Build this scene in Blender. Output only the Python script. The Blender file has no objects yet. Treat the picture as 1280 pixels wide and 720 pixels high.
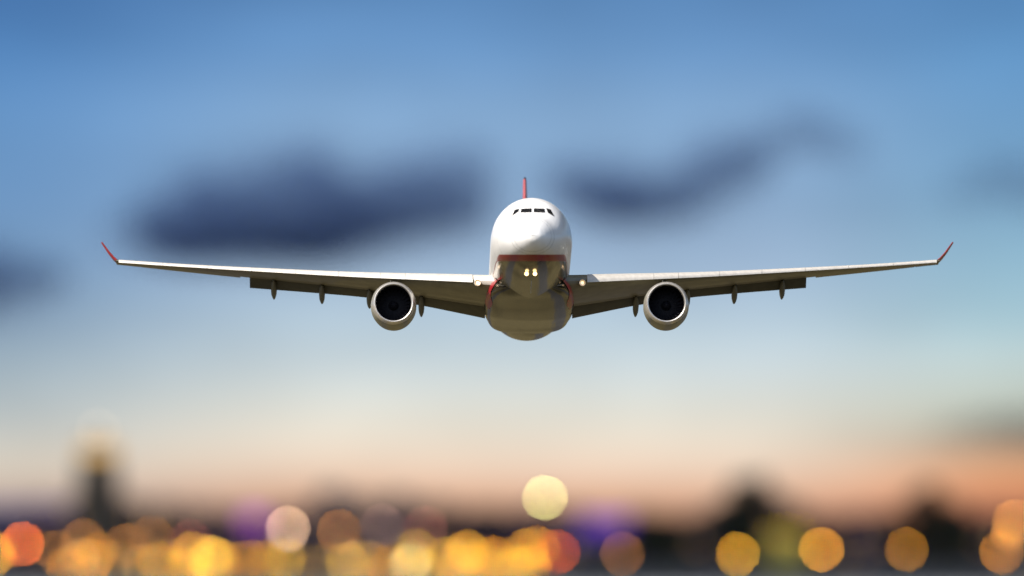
import bpy, bmesh, math, random
from mathutils import Vector, Matrix
from mathutils.bvhtree import BVHTree
R = math.radians
random.seed(11)
sc = bpy.context.scene
C = sc.collection

# ------------------------------------------------------------------ camera
CAM_H = 18.0                      # viewing terrace on the terminal roof
FPX = 15900.0                     # focal length in pixels of a 1280 px wide picture
HORIZON = 660.0                   # picture row of the horizon
PITCH = math.atan((HORIZON - 360) / FPX)
cd = bpy.data.cameras.new('camera'); cam = bpy.data.objects.new('camera', cd); C.objects.link(cam)
cam.location = (0, 0, CAM_H); cam.rotation_euler = (R(90) + PITCH, 0, 0)
cd.sensor_width = 36; cd.lens = 36 * FPX / 1280
cd.clip_start = 1; cd.clip_end = 200000
cd.dof.use_dof = True; cd.dof.focus_distance = 912
APERTURE = 4.0
cd.dof.aperture_fstop = cd.lens / 1000 / APERTURE
sc.camera = cam

# ------------------------------------------------------------------ light
SUN_EL, SUN_AZ = R(42), R(44)     # sun behind the viewer's left shoulder
sun_dir = Vector((-math.cos(SUN_EL) * math.sin(SUN_AZ), -math.cos(SUN_EL) * math.cos(SUN_AZ), math.sin(SUN_EL)))
sd = bpy.data.lights.new('sun', 'SUN'); sd.energy = 5.0; sd.angle = R(0.5); sd.color = (1, .93, .84)
so = bpy.data.objects.new('sun', sd); C.objects.link(so)
so.rotation_euler = sun_dir.to_track_quat('Z', 'Y').to_euler()

def lin(c):
    return tuple(((v / 255) / 12.92 if v / 255 <= .04045 else ((v / 255 + .055) / 1.055) ** 2.4) for v in c)

w = bpy.data.worlds.new('World'); sc.world = w; w.use_nodes = True
nt = w.node_tree; nt.nodes.clear(); L = nt.links.new
def N(t, **k):
    n = nt.nodes.new(t)
    for a, b in k.items(): setattr(n, a, b)
    return n
out = N('ShaderNodeOutputWorld'); bg = N('ShaderNodeBackground'); L(bg.outputs[0], out.inputs[0])
tc = N('ShaderNodeTexCoord'); sep = N('ShaderNodeSeparateXYZ'); L(tc.outputs['Generated'], sep.inputs[0])
sky = N('ShaderNodeTexSky', sky_type='NISHITA', sun_disc=False)
sky.sun_elevation = SUN_EL; sky.sun_rotation = math.atan2(sun_dir.x, sun_dir.y)
sky.air_density = 1.0; sky.dust_density = 1.5
nis = N('ShaderNodeVectorMath', operation='SCALE'); L(sky.outputs[0], nis.inputs[0]); nis.inputs['Scale'].default_value = 0.15
# evening band low over the horizon
ESPAN = 0.045
mp = N('ShaderNodeMapRange'); L(sep.outputs['Z'], mp.inputs['Value']); mp.inputs['From Min'].default_value = 0; mp.inputs['From Max'].default_value = ESPAN
def ramp(stops):
    r = N('ShaderNodeValToRGB'); L(mp.outputs[0], r.inputs[0])
    cr = r.color_ramp; cr.interpolation = 'EASE'
    st = sorted(((HORIZON - py) / FPX / ESPAN, col) for py, col in stops)
    while len(cr.elements) < len(st): cr.elements.new(.5)
    for e, (p, col) in zip(cr.elements, st):
        e.position = max(0, min(1, p)); e.color = (*lin(col), 1)
    cr.interpolation = 'LINEAR'
    return r
mid = ramp([(-40, (84, 128, 178)), (60, (108, 152, 200)), (150, (134, 170, 208)), (250, (137, 167, 200)), (340, (160, 184, 210)), (400, (182, 203, 218)),
            (460, (202, 214, 218)), (515, (225, 224, 213)), (562, (238, 222, 202)), (600, (238, 202, 176)), (632, (216, 162, 128)), (660, (140, 80, 80))])
left = ramp([(-40, (68, 112, 168)), (60, (84, 132, 186)), (150, (106, 152, 202)), (250, (112, 152, 196)), (340, (122, 155, 190)), (400, (135, 160, 185)),
             (460, (160, 178, 190)), (520, (188, 196, 197)), (565, (210, 205, 193)), (600, (212, 196, 178)), (630, (176, 152, 146)), (660, (110, 80, 90))])
right = ramp([(-40, (84, 132, 184)), (60, (98, 148, 196)), (150, (112, 158, 200)), (250, (126, 168, 200)), (340, (148, 186, 206)), (400, (166, 198, 210)),
              (460, (192, 208, 206)), (520, (196, 200, 184)), (552, (172, 156, 136)), (590, (226, 164, 118)), (625, (208, 134, 98)), (660, (120, 66, 62))])
def az(lo, hi):
    m = N('ShaderNodeMapRange', interpolation_type='SMOOTHSTEP'); L(sep.outputs['X'], m.inputs['Value'])
    m.inputs['From Min'].default_value = lo; m.inputs['From Max'].default_value = hi; return m
def mixc(f, a, b, mode='MIX'):
    m = N('ShaderNodeMix', data_type='RGBA', blend_type=mode)
    (L(f, m.inputs[0]) if not isinstance(f, float) else setattr(m.inputs[0], 'default_value', f))
    L(a, m.inputs[6]); L(b, m.inputs[7]); return m.outputs[2]
m1 = mixc(az(-.042, -.012).outputs[0], left.outputs[0], mid.outputs[0])
m2 = mixc(az(.018, .041).outputs[0], m1, right.outputs[0])
# thin high cirrus gives the sky slow irregular lightness
vm = N('ShaderNodeVectorMath', operation='MULTIPLY'); L(tc.outputs['Generated'], vm.inputs[0]); vm.inputs[1].default_value = (60, 0, 190)
nz = N('ShaderNodeTexNoise'); L(vm.outputs[0], nz.inputs['Vector']); nz.inputs['Scale'].default_value = 1; nz.inputs['Detail'].default_value = 2
br = N('ShaderNodeMapRange'); L(nz.outputs[0], br.inputs[0]); br.inputs[1].default_value = .25; br.inputs[2].default_value = .75; br.inputs[3].default_value = .69; br.inputs[4].default_value = .84
sc2 = N('ShaderNodeVectorMath', operation='SCALE'); L(m2, sc2.inputs[0]); L(br.outputs[0], sc2.inputs['Scale'])
hi = N('ShaderNodeMapRange', interpolation_type='SMOOTHSTEP'); L(sep.outputs['Z'], hi.inputs['Value']); hi.inputs['From Min'].default_value = .05; hi.inputs['From Max'].default_value = .16
L(mixc(hi.outputs[0], sc2.outputs[0], nis.outputs[0]), bg.inputs[0]); bg.inputs[1].default_value = 1.0

sc.view_settings.view_transform = 'Standard'; sc.view_settings.look = 'None'; sc.view_settings.exposure = 0.4; sc.view_settings.gamma = 1
sc.cycles.use_adaptive_sampling = False
sc.cycles.use_denoising = True
sc.cycles.sample_clamp_indirect = 10
sc.cycles.max_bounces = 6; sc.cycles.volume_bounces = 4
sc.cycles.caustics_reflective = False; sc.cycles.caustics_refractive = False

# picture row/column -> world point at ground distance Y (used to survey where far things stand)
cb = Matrix.Rotation(R(90) + PITCH, 3, 'X')
def at(px, py, Y):
    d = cb @ Vector(((px - 640) / FPX, (360 - py) / FPX, -1)); d *= Y / d.y
    return Vector((0, 0, CAM_H)) + d

# ------------------------------------------------------------------ materials
def mat(name, col, rough=.5, metal=0, emit=None, es=0, noise=0, nscale=1.0, bump=0, coat=0, spec=.5):
    m = bpy.data.materials.new(name); m.use_nodes = True; t = m.node_tree; p = t.nodes['Principled BSDF']
    p.inputs['Base Color'].default_value = (*col, 1); p.inputs['Roughness'].default_value = rough; p.inputs['Metallic'].default_value = metal
    p.inputs['Coat Weight'].default_value = coat; p.inputs['Specular IOR Level'].default_value = spec
    if emit: p.inputs['Emission Color'].default_value = (*emit, 1); p.inputs['Emission Strength'].default_value = es
    if noise or bump:
        tcn = t.nodes.new('ShaderNodeTexCoord'); n = t.nodes.new('ShaderNodeTexNoise'); n.inputs['Scale'].default_value = nscale; n.inputs['Detail'].default_value = 6
        t.links.new(tcn.outputs['Object'], n.inputs['Vector'])
        if noise:
            r = t.nodes.new('ShaderNodeValToRGB'); t.links.new(n.outputs[0], r.inputs[0])
            r.color_ramp.elements[0].position = .3; r.color_ramp.elements[1].position = .7
            r.color_ramp.elements[0].color = (*[c * (1 - noise) for c in col], 1); r.color_ramp.elements[1].color = (*[min(1, c * (1 + noise)) for c in col], 1)
            t.links.new(r.outputs[0], p.inputs['Base Color'])
        if bump:
            b = t.nodes.new('ShaderNodeBump'); b.inputs['Strength'].default_value = bump; b.inputs['Distance'].default_value = .05
            t.links.new(n.outputs[0], b.inputs['Height']); t.links.new(b.outputs[0], p.inputs['Normal'])
    return m

# ------------------------------------------------------------------ mesh helpers
def obj(name, bm, m=None, parent=None, smooth=True, recalc=True):
    if recalc: bmesh.ops.recalc_face_normals(bm, faces=bm.faces)
    me = bpy.data.meshes.new(name); bm.to_mesh(me); bm.free()
    if smooth:
        for p in me.polygons: p.use_smooth = True
        me.set_sharp_from_angle(angle=R(38))
    o = bpy.data.objects.new(name, me); C.objects.link(o)
    if m: (me.materials.append(m) if not isinstance(m, (list, tuple)) else [me.materials.append(q) for q in m])
    o.parent = parent
    return o
def empty(name, loc=(0, 0, 0), rz=0):
    o = bpy.data.objects.new(name, None); C.objects.link(o); o.location = loc; o.rotation_euler.z = rz; o.empty_display_size = 1; return o
def tag(o, label=None, cat=None, group=None, kind=None):
    for k, v in (('label', label), ('category', cat), ('group', group), ('kind', kind)):
        if v: o[k] = v
    return o
def dup(root, loc, rz=None, label=None, group=None):
    r = root.copy(); C.objects.link(r); r.location = loc
    if rz is not None: r.rotation_euler.z = rz
    if label: r['label'] = label
    if group: r['group'] = group
    for ch in list(root.children):
        c = ch.copy(); C.objects.link(c); c.parent = r
        for g in list(ch.children):
            d = g.copy(); C.objects.link(d); d.parent = c
    return r
def loft(rings, closed=True, cap=True, bm=None):
    bm = bm or bmesh.new(); rs = [[bm.verts.new(p) for p in r] for r in rings]; n = len(rs[0])
    for a, b in zip(rs, rs[1:]):
        for i in range(n if closed else n - 1):
            j = (i + 1) % n; bm.faces.new((a[i], a[j], b[j], b[i]))
    if cap:
        bm.faces.new(rs[0]); bm.faces.new(rs[-1])
    return bm
def lathe(prof, seg=48, c=(0, 0, 0), bm=None, cap=False, axis='Y'):
    rings = []
    for y, r in prof:
        ring = []
        for i in range(seg):
            a = 2 * math.pi * i / seg; u, v = r * math.cos(a), r * math.sin(a)
            ring.append((c[0] + u, c[1] + y, c[2] + v) if axis == 'Y' else (c[0] + u, c[1] + v, c[2] + y))
        rings.append(ring)
    return loft(rings, True, cap, bm)
def box(bm, x0, x1, y0, y1, z0, z1):
    v = [bm.verts.new((x, y, z)) for z in (z0, z1) for x, y in ((x0, y0), (x1, y0), (x1, y1), (x0, y1))]
    for f in ((0, 3, 2, 1), (4, 5, 6, 7), (0, 1, 5, 4), (1, 2, 6, 5), (2, 3, 7, 6), (3, 0, 4, 7)): bm.faces.new([v[i] for i in f])
    return bm
def interp(tab, x):
    if x <= tab[0][0]: return tab[0][1:]
    if x >= tab[-1][0]: return tab[-1][1:]
    for i in range(len(tab) - 1):
        if tab[i][0] <= x <= tab[i + 1][0]:
            a, b = tab[i], tab[i + 1]; p = tab[max(i - 1, 0)]; q = tab[min(i + 2, len(tab) - 1)]
            h = b[0] - a[0]; t = (x - a[0]) / h; res = []
            for k in range(1, len(a)):
                s = (b[k] - a[k]) / h
                ma = s if p is a else ((a[k] - p[k]) / (a[0] - p[0]) + s) / 2
                mb = s if q is b else ((q[k] - b[k]) / (q[0] - b[0]) + s) / 2
                if s == 0: ma = mb = 0
                elif ma / s < 0: ma = 0
                elif mb / s < 0: mb = 0
                ma = max(-3 * abs(s), min(3 * abs(s), ma)); mb = max(-3 * abs(s), min(3 * abs(s), mb))
                t2, t3 = t * t, t ** 3
                res.append((2 * t3 - 3 * t2 + 1) * a[k] + (t3 - 2 * t2 + t) * h * ma + (-2 * t3 + 3 * t2) * b[k] + (t3 - t2) * h * mb)
            return tuple(res)

# ================================================================== THE SETTING
def sheet(name, x0, x1, y0, y1, z, m, nx=1, ny=1):
    bm = bmesh.new()
    g = [[bm.verts.new((x0 + (x1 - x0) * i / nx, y0 + (y1 - y0) * j / ny, z)) for i in range(nx + 1)] for j in range(ny + 1)]
    for j in range(ny):
        for i in range(nx): bm.faces.new((g[j][i], g[j][i + 1], g[j + 1][i + 1], g[j + 1][i]))
    o = obj(name, bm, m, smooth=False); o['kind'] = 'structure'; return o
grass = mat('dry_grass', (.105, .086, .040), .95, noise=.75, nscale=.035, spec=.1)
asph = mat('asphalt', (.045, .043, .04), .85, noise=.2, nscale=.15)
conc = mat('apron_concrete', (.17, .185, .21), .8, noise=.2, nscale=.05)
for tx0, tx1 in ((-150, -84), (-34, -21), (9, 20), (46, 92)):      # unseen dark strips past the runway, added to streak the belly's reflection
    sheet('reflection_strip', tx0, tx1, 640, 2640, .004, asph)
sheet('reflection_strip', -260, 260, 566, 632, .004, asph)  # unseen cross strip, added for the same reflection
white_line = mat('runway_paint', (.75, .75, .72), .7)
sheet('ground', -60000, 60000, -20000, 90000, 0, grass)
sheet('runway', -30, 30, -2600, 560, .004, asph)
sheet('apron', -1500, 1500, 2700, 5850, .004, conc)
for i, x in enumerate((-1, 1)):
    sheet('runway_marking', x * 28 - .45, x * 28 + .45, -2600, 550, .008, white_line)
bm = bmesh.new()
for k in range(-43, 9):
    v = [bm.verts.new(p) for p in ((-.45, k * 60, .008), (.45, k * 60, .008), (.45, k * 60 + 30, .008), (-.45, k * 60 + 30, .008))]; bm.faces.new(v)
obj('runway_marking', bm, white_line, smooth=False)['kind'] = 'structure'

# ================================================================== THE AIRLINER
# local axes: x to the picture's right, y aft, z up; the origin lies on the fuselage axis at the nose
plane = empty('airliner')
tag(plane, 'twin-engine white airliner with red stripe and grey belly flying head-on with flaps down', 'airplane')
nose_world = at(666, 278, 890)
plane.rotation_euler = (R(-6.75), 0, R(.50))
plane.rotation_mode = 'XYZ'
plane.location = nose_world
PM = Matrix.Translation(nose_world) @ plane.rotation_euler.to_matrix().to_4x4()
CMI = (Matrix.Translation((0, 0, CAM_H)) @ cb.to_4x4()).inverted()
def proj(p):
    q = CMI @ (PM @ Vector(p)); return 640 + FPX * q.x / -q.z, 360 - FPX * q.y / -q.z
def z_of(x, y, py):                     # height above the axis of a surveyed point
    lo, hi_ = -30.0, 30.0
    for _ in range(50):
        m_ = (lo + hi_) / 2
        if proj((x, y, m_))[1] > py: lo = m_
        else: hi_ = m_
    return lo

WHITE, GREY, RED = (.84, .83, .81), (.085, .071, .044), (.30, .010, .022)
def paint(name, stripe):
    m = bpy.data.materials.new(name); m.use_nodes = True; t = m.node_tree; p = t.nodes['Principled BSDF']; LL = t.links.new
    p.inputs['Roughness'].default_value = .32; p.inputs['Coat Weight'].default_value = .12; p.inputs['Specular IOR Level'].default_value = .35; p.inputs['Coat Roughness'].default_value = .1
    def M(op, *a):
        n = t.nodes.new('ShaderNodeMath'); n.operation = op
        for i, v in enumerate(a): (LL(v, n.inputs[i]) if not isinstance(v, (int, float)) else setattr(n.inputs[i], 'default_value', v))
        return n.outputs[0]
    def mx(f, a, b):
        n = t.nodes.new('ShaderNodeMix'); n.data_type = 'RGBA'; LL(f, n.inputs[0])
        for i, v in ((6, a), (7, b)): (LL(v, n.inputs[i]) if not isinstance(v, tuple) else setattr(n.inputs[i], 'default_value', (*v, 1)))
        return n.outputs[2]
    c = t.nodes.new('ShaderNodeTexCoord'); s = t.nodes.new('ShaderNodeSeparateXYZ'); LL(c.outputs['Object'], s.inputs[0])
    X, Y, Z = s.outputs
    base = WHITE
    n = t.nodes.new('ShaderNodeTexNoise'); n.inputs['Scale'].default_value = .8; n.inputs['Detail'].default_value = 5
    vs = t.nodes.new('ShaderNodeVectorMath'); vs.operation = 'MULTIPLY'; vs.inputs[1].default_value = (2.2, .22, .6); LL(c.outputs['Object'], vs.inputs[0]); LL(vs.outputs[0], n.inputs['Vector'])
    sheen_streaks = t.nodes.new('ShaderNodeMapRange'); LL(n.outputs[0], sheen_streaks.inputs[0]); sheen_streaks.inputs[1].default_value = .35; sheen_streaks.inputs[2].default_value = .7; sheen_streaks.inputs[3].default_value = .35; sheen_streaks.inputs[4].default_value = 1.8  # mottled belly reflections painted into the grey as stretched noise
    if stripe:
        a = M('MULTIPLY_ADD', Y, .141, -2.74); b = M('MULTIPLY_ADD', Y, .034, -1.80)
        line = M('SMOOTH_MIN', a, b, .3); d = M('SUBTRACT', Z, line)
        grey = t.nodes.new('ShaderNodeVectorMath'); grey.operation = 'SCALE'; grey.inputs[0].default_value = GREY; LL(sheen_streaks.outputs[0], grey.inputs['Scale'])
        isred = M('GREATER_THAN', d, 0.0); wdt = M('SUBTRACT', .46, M('MULTIPLY', M('MINIMUM', M('MAXIMUM', M('SUBTRACT', Y, 6.0), 0.0), 3.0), .13)); iswhite = M('GREATER_THAN', d, wdt)
        # cabin windows: dark rounded panes along both flanks
        fx = M('ABSOLUTE', M('SUBTRACT', M('FRACT', M('DIVIDE', Y, .533)), .5))
        wz = M('ABSOLUTE', M('SUBTRACT', Z, .62))
        pane = M('LESS_THAN', M('ADD', M('POWER', M('DIVIDE', fx, .22), 4.0), M('POWER', M('DIVIDE', wz, .17), 4.0)), 1.0)
        pane = M('MULTIPLY', M('MULTIPLY', pane, M('GREATER_THAN', M('ABSOLUTE', X), 2.3)), M('MULTIPLY', M('GREATER_THAN', Y, 7.5), M('LESS_THAN', Y, 50.0)))
        wn = t.nodes.new('ShaderNodeMapRange'); LL(n.outputs[0], wn.inputs[0]); wn.inputs[1].default_value = .3; wn.inputs[2].default_value = .7; wn.inputs[3].default_value = .93; wn.inputs[4].default_value = 1.03
        wv = t.nodes.new('ShaderNodeVectorMath'); wv.operation = 'SCALE'; wv.inputs[0].default_value = WHITE; LL(wn.outputs[0], wv.inputs['Scale'])
        w0 = mx(pane, wv.outputs[0], (.02, .022, .03))
        # door outlines and skin joints
        j = M('LESS_THAN', M('ABSOLUTE', M('SUBTRACT', M('FRACT', M('DIVIDE', Y, 3.2)), .5)), .006)
        j = M('MAXIMUM', j, M('LESS_THAN', M('ABSOLUTE', M('SUBTRACT', Y, 1.18)), .016))
        w0 = mx(j, w0, (.30, .30, .29))
        col = mx(iswhite, mx(isred, grey.outputs[0], RED), w0)
        metal = M('MULTIPLY', M('SUBTRACT', 1.0, isred), .6); LL(metal, p.inputs['Metallic'])
        rg = M('MULTIPLY_ADD', isred, .18, .13); LL(rg, p.inputs['Roughness'])
    else:
        sc_ = t.nodes.new('ShaderNodeVectorMath'); sc_.operation = 'SCALE'; sc_.inputs[0].default_value = tuple(c * .5 for c in GREY); LL(sheen_streaks.outputs[0], sc_.inputs['Scale']); col = sc_.outputs[0]; p.inputs['Metallic'].default_value = .6; p.inputs['Roughness'].default_value = .15
    # outlines of the gear doors and belly panels
    def line(v, at_, h): return M('LESS_THAN', M('ABSOLUTE', M('SUBTRACT', v, at_)), h)
    AX = M('ABSOLUTE', X)
    if stripe:
        rg_ = M('MULTIPLY', M('MULTIPLY', M('GREATER_THAN', Y, 5.6), M('LESS_THAN', Y, 9.2)), M('LESS_THAN', AX, .62))
        ln = M('MULTIPLY', rg_, M('MAXIMUM', M('MAXIMUM', line(AX, 0.0, .02), line(AX, .6, .02)), M('MAXIMUM', line(Y, 5.7, .08), line(Y, 9.1, .08))))
    else:
        ln = M('MAXIMUM', M('MAXIMUM', line(AX, 0.0, .025), line(AX, 1.9, .025)), M('MAXIMUM', line(Y, 25.0, .12), line(Y, 30.5, .12)))
    ln = M('MULTIPLY', ln, M('LESS_THAN', Z, -1.5))
    col = mx(ln, col, (.02, .02, .018))
    LL(col, p.inputs['Base Color'])
    bpn = t.nodes.new('ShaderNodeBump'); bpn.inputs['Strength'].default_value = .5; bpn.inputs['Distance'].default_value = .06; LL(n.outputs[0], bpn.inputs['Height']); LL(bpn.outputs[0], p.inputs['Normal'])
    return m
fus_paint = paint('fuselage_paint', True)
belly_paint = paint('belly_paint', False)
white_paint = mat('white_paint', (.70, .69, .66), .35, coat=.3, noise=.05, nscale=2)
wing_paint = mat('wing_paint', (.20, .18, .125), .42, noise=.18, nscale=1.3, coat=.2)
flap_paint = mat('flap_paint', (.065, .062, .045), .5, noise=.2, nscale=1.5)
slat_metal = mat('slat_paint', (.52, .49, .44), .45, noise=.10, nscale=3)
red_paint = mat('red_paint', (.36, .015, .025), .35, coat=.3, noise=.08, nscale=2)
lip_metal = mat('inlet_metal', (.74, .70, .64), .33, metal=.75, noise=.08, nscale=4)
dark_metal = mat('engine_dark', (.003, .003, .005), .9, spec=.1)
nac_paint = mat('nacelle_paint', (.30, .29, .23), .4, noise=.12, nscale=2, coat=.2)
fan_metal = mat('fan_titanium', (.009, .009, .013), .7, spec=.2)
exhaust_metal = mat('exhaust_metal', (.22, .19, .16), .35, metal=.9)
glass = mat('cockpit_glass', (.008, .009, .012), .08, spec=.6)
gap_mat = mat('rubber_black', (.02, .02, .02), .7)
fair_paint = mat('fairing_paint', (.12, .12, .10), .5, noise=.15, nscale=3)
lamp_lens = mat('landing_lamp', (.9, .9, .9), .3, emit=(1, .66, .26), es=4.2)
halo_glow = mat('lamp_halo', (.7, .6, .45), .25, metal=.8, emit=(1, .62, .28), es=.28)  # dim emission standing in for the glare round the wing lamps
lamp_soft = mat('wing_lamp', (.9, .9, .9), .3, emit=(1, .60, .22), es=1.9)

FUS = [(0, .02, -.74, -.79), (.12, .38, -.33, -1.15), (.4, .74, .0, -1.46), (.9, 1.12, .30, -1.78), (1.5, 1.44, .58, -2.02), (2.1, 1.69, .84, -2.2),
       (2.6, 1.87, 1.17, -2.33), (3.1, 2.03, 1.54, -2.43), (3.7, 2.2, 1.93, -2.53), (4.5, 2.38, 2.27, -2.63), (5.5, 2.55, 2.52, -2.71), (7, 2.71, 2.71, -2.78),
       (9, 2.80, 2.80, -2.82), (11, 2.82, 2.82, -2.82), (39, 2.82, 2.82, -2.82), (43, 2.78, 2.82, -2.62), (47, 2.55, 2.8, -2.0), (51, 2.05, 2.68, -1.0),
       (54.5, 1.42, 2.4, .05), (57, .85, 2.05, .75), (58.8, .3, 1.6, 1.15)]
def ring_at(y, seg=96, grow=0):
    hw, zt, zb = interp(FUS, y); hw *= 1.025; mid_ = (zt + zb) / 2
    if y < 8: mid_ = mid_ - .12 * (1 - y / 8)
    r = []
    for i in range(seg):
        a = 2 * math.pi * i / seg; cx, sz = math.cos(a), math.sin(a)
        r.append(((hw + grow) * cx, y, mid_ + ((zt - mid_) if sz > 0 else (mid_ - zb)) * sz + grow * sz))
    return r
ys = [0, .04, .08, .14, .22, .32, .45, .6] + [.6 + .18 * k for k in range(1, 30)] + [6.2 + .7 * k for k in range(75)] + [58.8]
fus = obj('fuselage', loft([ring_at(y) for y in ys if y <= 58.8]), fus_paint, plane)
bmt = bmesh.new(); bmt.from_mesh(fus.data); bmesh.ops.triangulate(bmt, faces=bmt.faces); bvh = BVHTree.FromBMesh(bmt); bmt.free()

# panes of the windshield, laid on the skin
vd = (PM.to_3x3().inverted() @ (nose_world - Vector((0, 0, CAM_H))).normalized()).normalized()
def on_skin(px, py, off=.015):
    d = cb @ Vector(((px - 640) / FPX, (360 - py) / FPX, -1)); d.normalize()
    Pi = PM.inverted(); o_ = Pi @ Vector((0, 0, CAM_H)); dl = PM.to_3x3().inverted() @ d
    h, n_, _, _ = bvh.ray_cast(o_, dl)
    return (h, n_) if h else (None, None)
def pane(name, quad, m, t=.03, parent=None, nu=8, nv=5):
    bm = bmesh.new(); top, low = [], []
    for j in range(nv + 1):
        a_, b_ = [], []
        for i in range(nu + 1):
            u, v = i / nu, j / nv
            p = [(1 - v) * ((1 - u) * quad[0][k] + u * quad[1][k]) + v * ((1 - u) * quad[3][k] + u * quad[2][k]) for k in (0, 1)]
            h, n_ = on_skin(*p)
            if h is None: h, n_ = on_skin(p[0] * .97 + 665 * .03, p[1])
            a_.append(bm.verts.new(h + n_ * t)); b_.append(bm.verts.new(h - n_ * .02))
        top.append(a_); low.append(b_)
    for j in range(nv):
        for i in range(nu):
            bm.faces.new((top[j][i], top[j][i + 1], top[j + 1][i + 1], top[j + 1][i]))
    edge = [(j, 0) for j in range(nv)] + [(nv, i) for i in range(nu)] + [(j, nu) for j in range(nv, 0, -1)] + [(0, i) for i in range(nu, 0, -1)]
    for k in range(len(edge)):
        (a, b), (c_, d_) = edge[k], edge[(k + 1) % len(edge)]
        bm.faces.new((top[a][b], top[c_][d_], low[c_][d_], low[a][b]))
    return obj(name, bm, m, parent)
ws = pane('windshield_pane', [(651.8, 261.2), (664.6, 260.6), (664.6, 265.6), (650.8, 265.8)], glass, parent=plane)
pane('windshield_pane', [(667.2, 260.6), (680.4, 261.2), (681.4, 265.8), (667.2, 265.6)], glass, parent=plane)
pane('side_window', [(643.4, 262.6), (649.4, 261.0), (648.4, 264.6), (640.2, 270.2)], glass, parent=plane)
pane('side_window', [(682.6, 260.4), (688.2, 262.2), (692.6, 270.6), (684.8, 266.0)], glass, parent=plane)
# wipers
for a, b in (((655, 266.6), (662, 263.6)), ((678, 266.6), (671, 263.6))):
    ha, na = on_skin(*a); hb, nb = on_skin(*b); bm = bmesh.new()
    s = (hb - ha).normalized().cross(na) * .018
    loft([[ha + na * .05 + s, ha + na * .09, ha + na * .05 - s], [hb + nb * .05 + s, hb + nb * .09, hb + nb * .05 - s]], bm=bm)
    obj('wiper', bm, gap_mat, plane, smooth=False)

# belly fairing
BF = [(16.0, 1.5, -2.6, -1.9), (18, 2.4, -2.80, -1.3), (20.5, 2.97, -2.93, -1.0), (23.5, 3.2, -3.08, -.9), (28, 3.26, -3.14, -1.0), (31, 3.2, -3.02, -1.1), (34, 3.0, -2.92, -1.3), (37, 2.6, -2.86, -1.7), (39.5, 1.7, -2.6, -2.0)]
rings = []
for k in range(60):
    y = 16 + 23.5 * k / 59; hw, zb, zt = interp(BF, y); r = []
    for i in range(72):
        a = 2 * math.pi * i / 72; c_, s_ = math.cos(a), math.sin(a); e = 2 / 2.7
        zc = zb * .48 + zt * .52
        X = hw * math.copysign(abs(c_) ** e, c_); Z = zc + ((zt - zc) if s_ > 0 else (zc - zb)) * math.copysign(abs(s_) ** e, s_)
        r.append((X, y, Z))
    rings.append(r)
obj('belly_fairing', loft(rings), belly_paint, plane)
# red flank ahead of each wing root
for s in (-1, 1):
    bm = bmesh.new(); rr = []
    for k in range(14):
        y = 17.8 + 7.6 * k / 13; th = .46 * math.sin(math.pi * min(1, (k + .6) / 13)) + .06; row = []
        for j in range(9):
            zz = -1.55 + th * (j / 8 - .5) * 2 - .15 * (y - 17.8); hw = 1.025 * math.sqrt(max(.01, 2.82 ** 2 - zz ** 2))
            hw2, zb, zt = interp(BF, max(16, y)); zc = zb * .48 + zt * .52
            q = max(0, 1 - (abs(zz - zc) / ((zc - zb) if zz < zc else (zt - zc))) ** 2.7) ** (1 / 2.7) * hw2 if y > 16 else 0
            row.append((s * (max(hw, q) + .045), y, zz))
        rr.append(row)
    obj('red_flank', loft(rr, closed=False, cap=False, bm=bm), red_paint, plane)
# antennas, drain masts under the belly
for y, h in ((9.5, .35), (12.5, .3), (14.2, .25)):
    bm = bmesh.new(); loft([[(-.03, y, -2.78), (0, y - .15, -2.78), (.03, y, -2.78), (0, y + .25, -2.78)], [(-.012, y + .12, -2.8 - h), (0, y + .05, -2.8 - h), (.012, y + .12, -2.8 - h), (0, y + .25, -2.8 - h)]], bm=bm)
    obj('belly_antenna', bm, white_paint, plane, smooth=False)
# nose landing lamps on a small bracket
for px in (658.2, 668.6):
    h, n_ = on_skin(px, 341.5)
    bm = lathe([(-.20, .13), (-.24, .17), (-.05, .17), (.25, .10)], 20, (h.x, h.y - .18, h.z - .10), cap=True)
    hd = obj('landing_light', bm, fair_paint, plane)
    bm = lathe([(0, .005), (.0, .135)], 20, (h.x, h.y - .43, h.z - .10)); obj('lens', bm, lamp_lens, hd)

# ---- wings
LE = [(2.0, 19.0), (9.6, 22.9), (18, 28.0), (29.65, 35.0)]
CH = [(2.0, 11.1), (5.5, 9.6), (9.6, 7.7), (18, 5.1), (29.65, 2.5)]
LEPY = [(0, 344.0), (2.9, 343.6), (6, 342.4), (10, 341.0), (13, 339.6), (20.2, 334.4), (24.8, 330.4), (30.5, 324.0)]
FPY = [(2.9, 399.0), (5.0, 391.5), (7.6, 382.5), (10, 376), (12, 371.5), (15.3, 366.5), (20.2, 360)]
AF = [(0, 0, 0), (.005, .10, .10), (.02, .21, .19), (.05, .33, .28), (.10, .43, .37), (.2, .52, .46), (.32, .55, .49), (.45, .52, .46), (.6, .43, .36), (.75, .30, .22), (.88, .16, .10), (1, .02, .02)]
def section(c0, c1, n=None):
    return [a for a in AF]
def wing_ring(s, x, a0=0.0, a1=1.0, thick=None, grow=0):
    le = interp(LE, x)[0]; ch = interp(CH, x)[0]; tc_ = .148 - .05 * min(1, x / 12) - .028 * max(0, (x - 17) / 11) 
    zt_le = z_of(s * x, le, interp(LEPY, x)[0])
    up, dn = [], []
    inc = math.tan(R(3.6 - 4.2 * x / 29.65))
    for k in range(25):
        f = a0 + (a1 - a0) * (k / 24) ** 1.6
        u, d = interp([(a, b, c_) for a, b, c_ in AF], f)
        yy = le + f * ch; zc = zt_le - tc_ * ch * .30 - f * ch * inc
        up.append((s * x, yy, zc + u * tc_ * ch)); dn.append((s * x, yy, zc - d * tc_ * ch))
    return up + dn[::-1][:-1], zc
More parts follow.
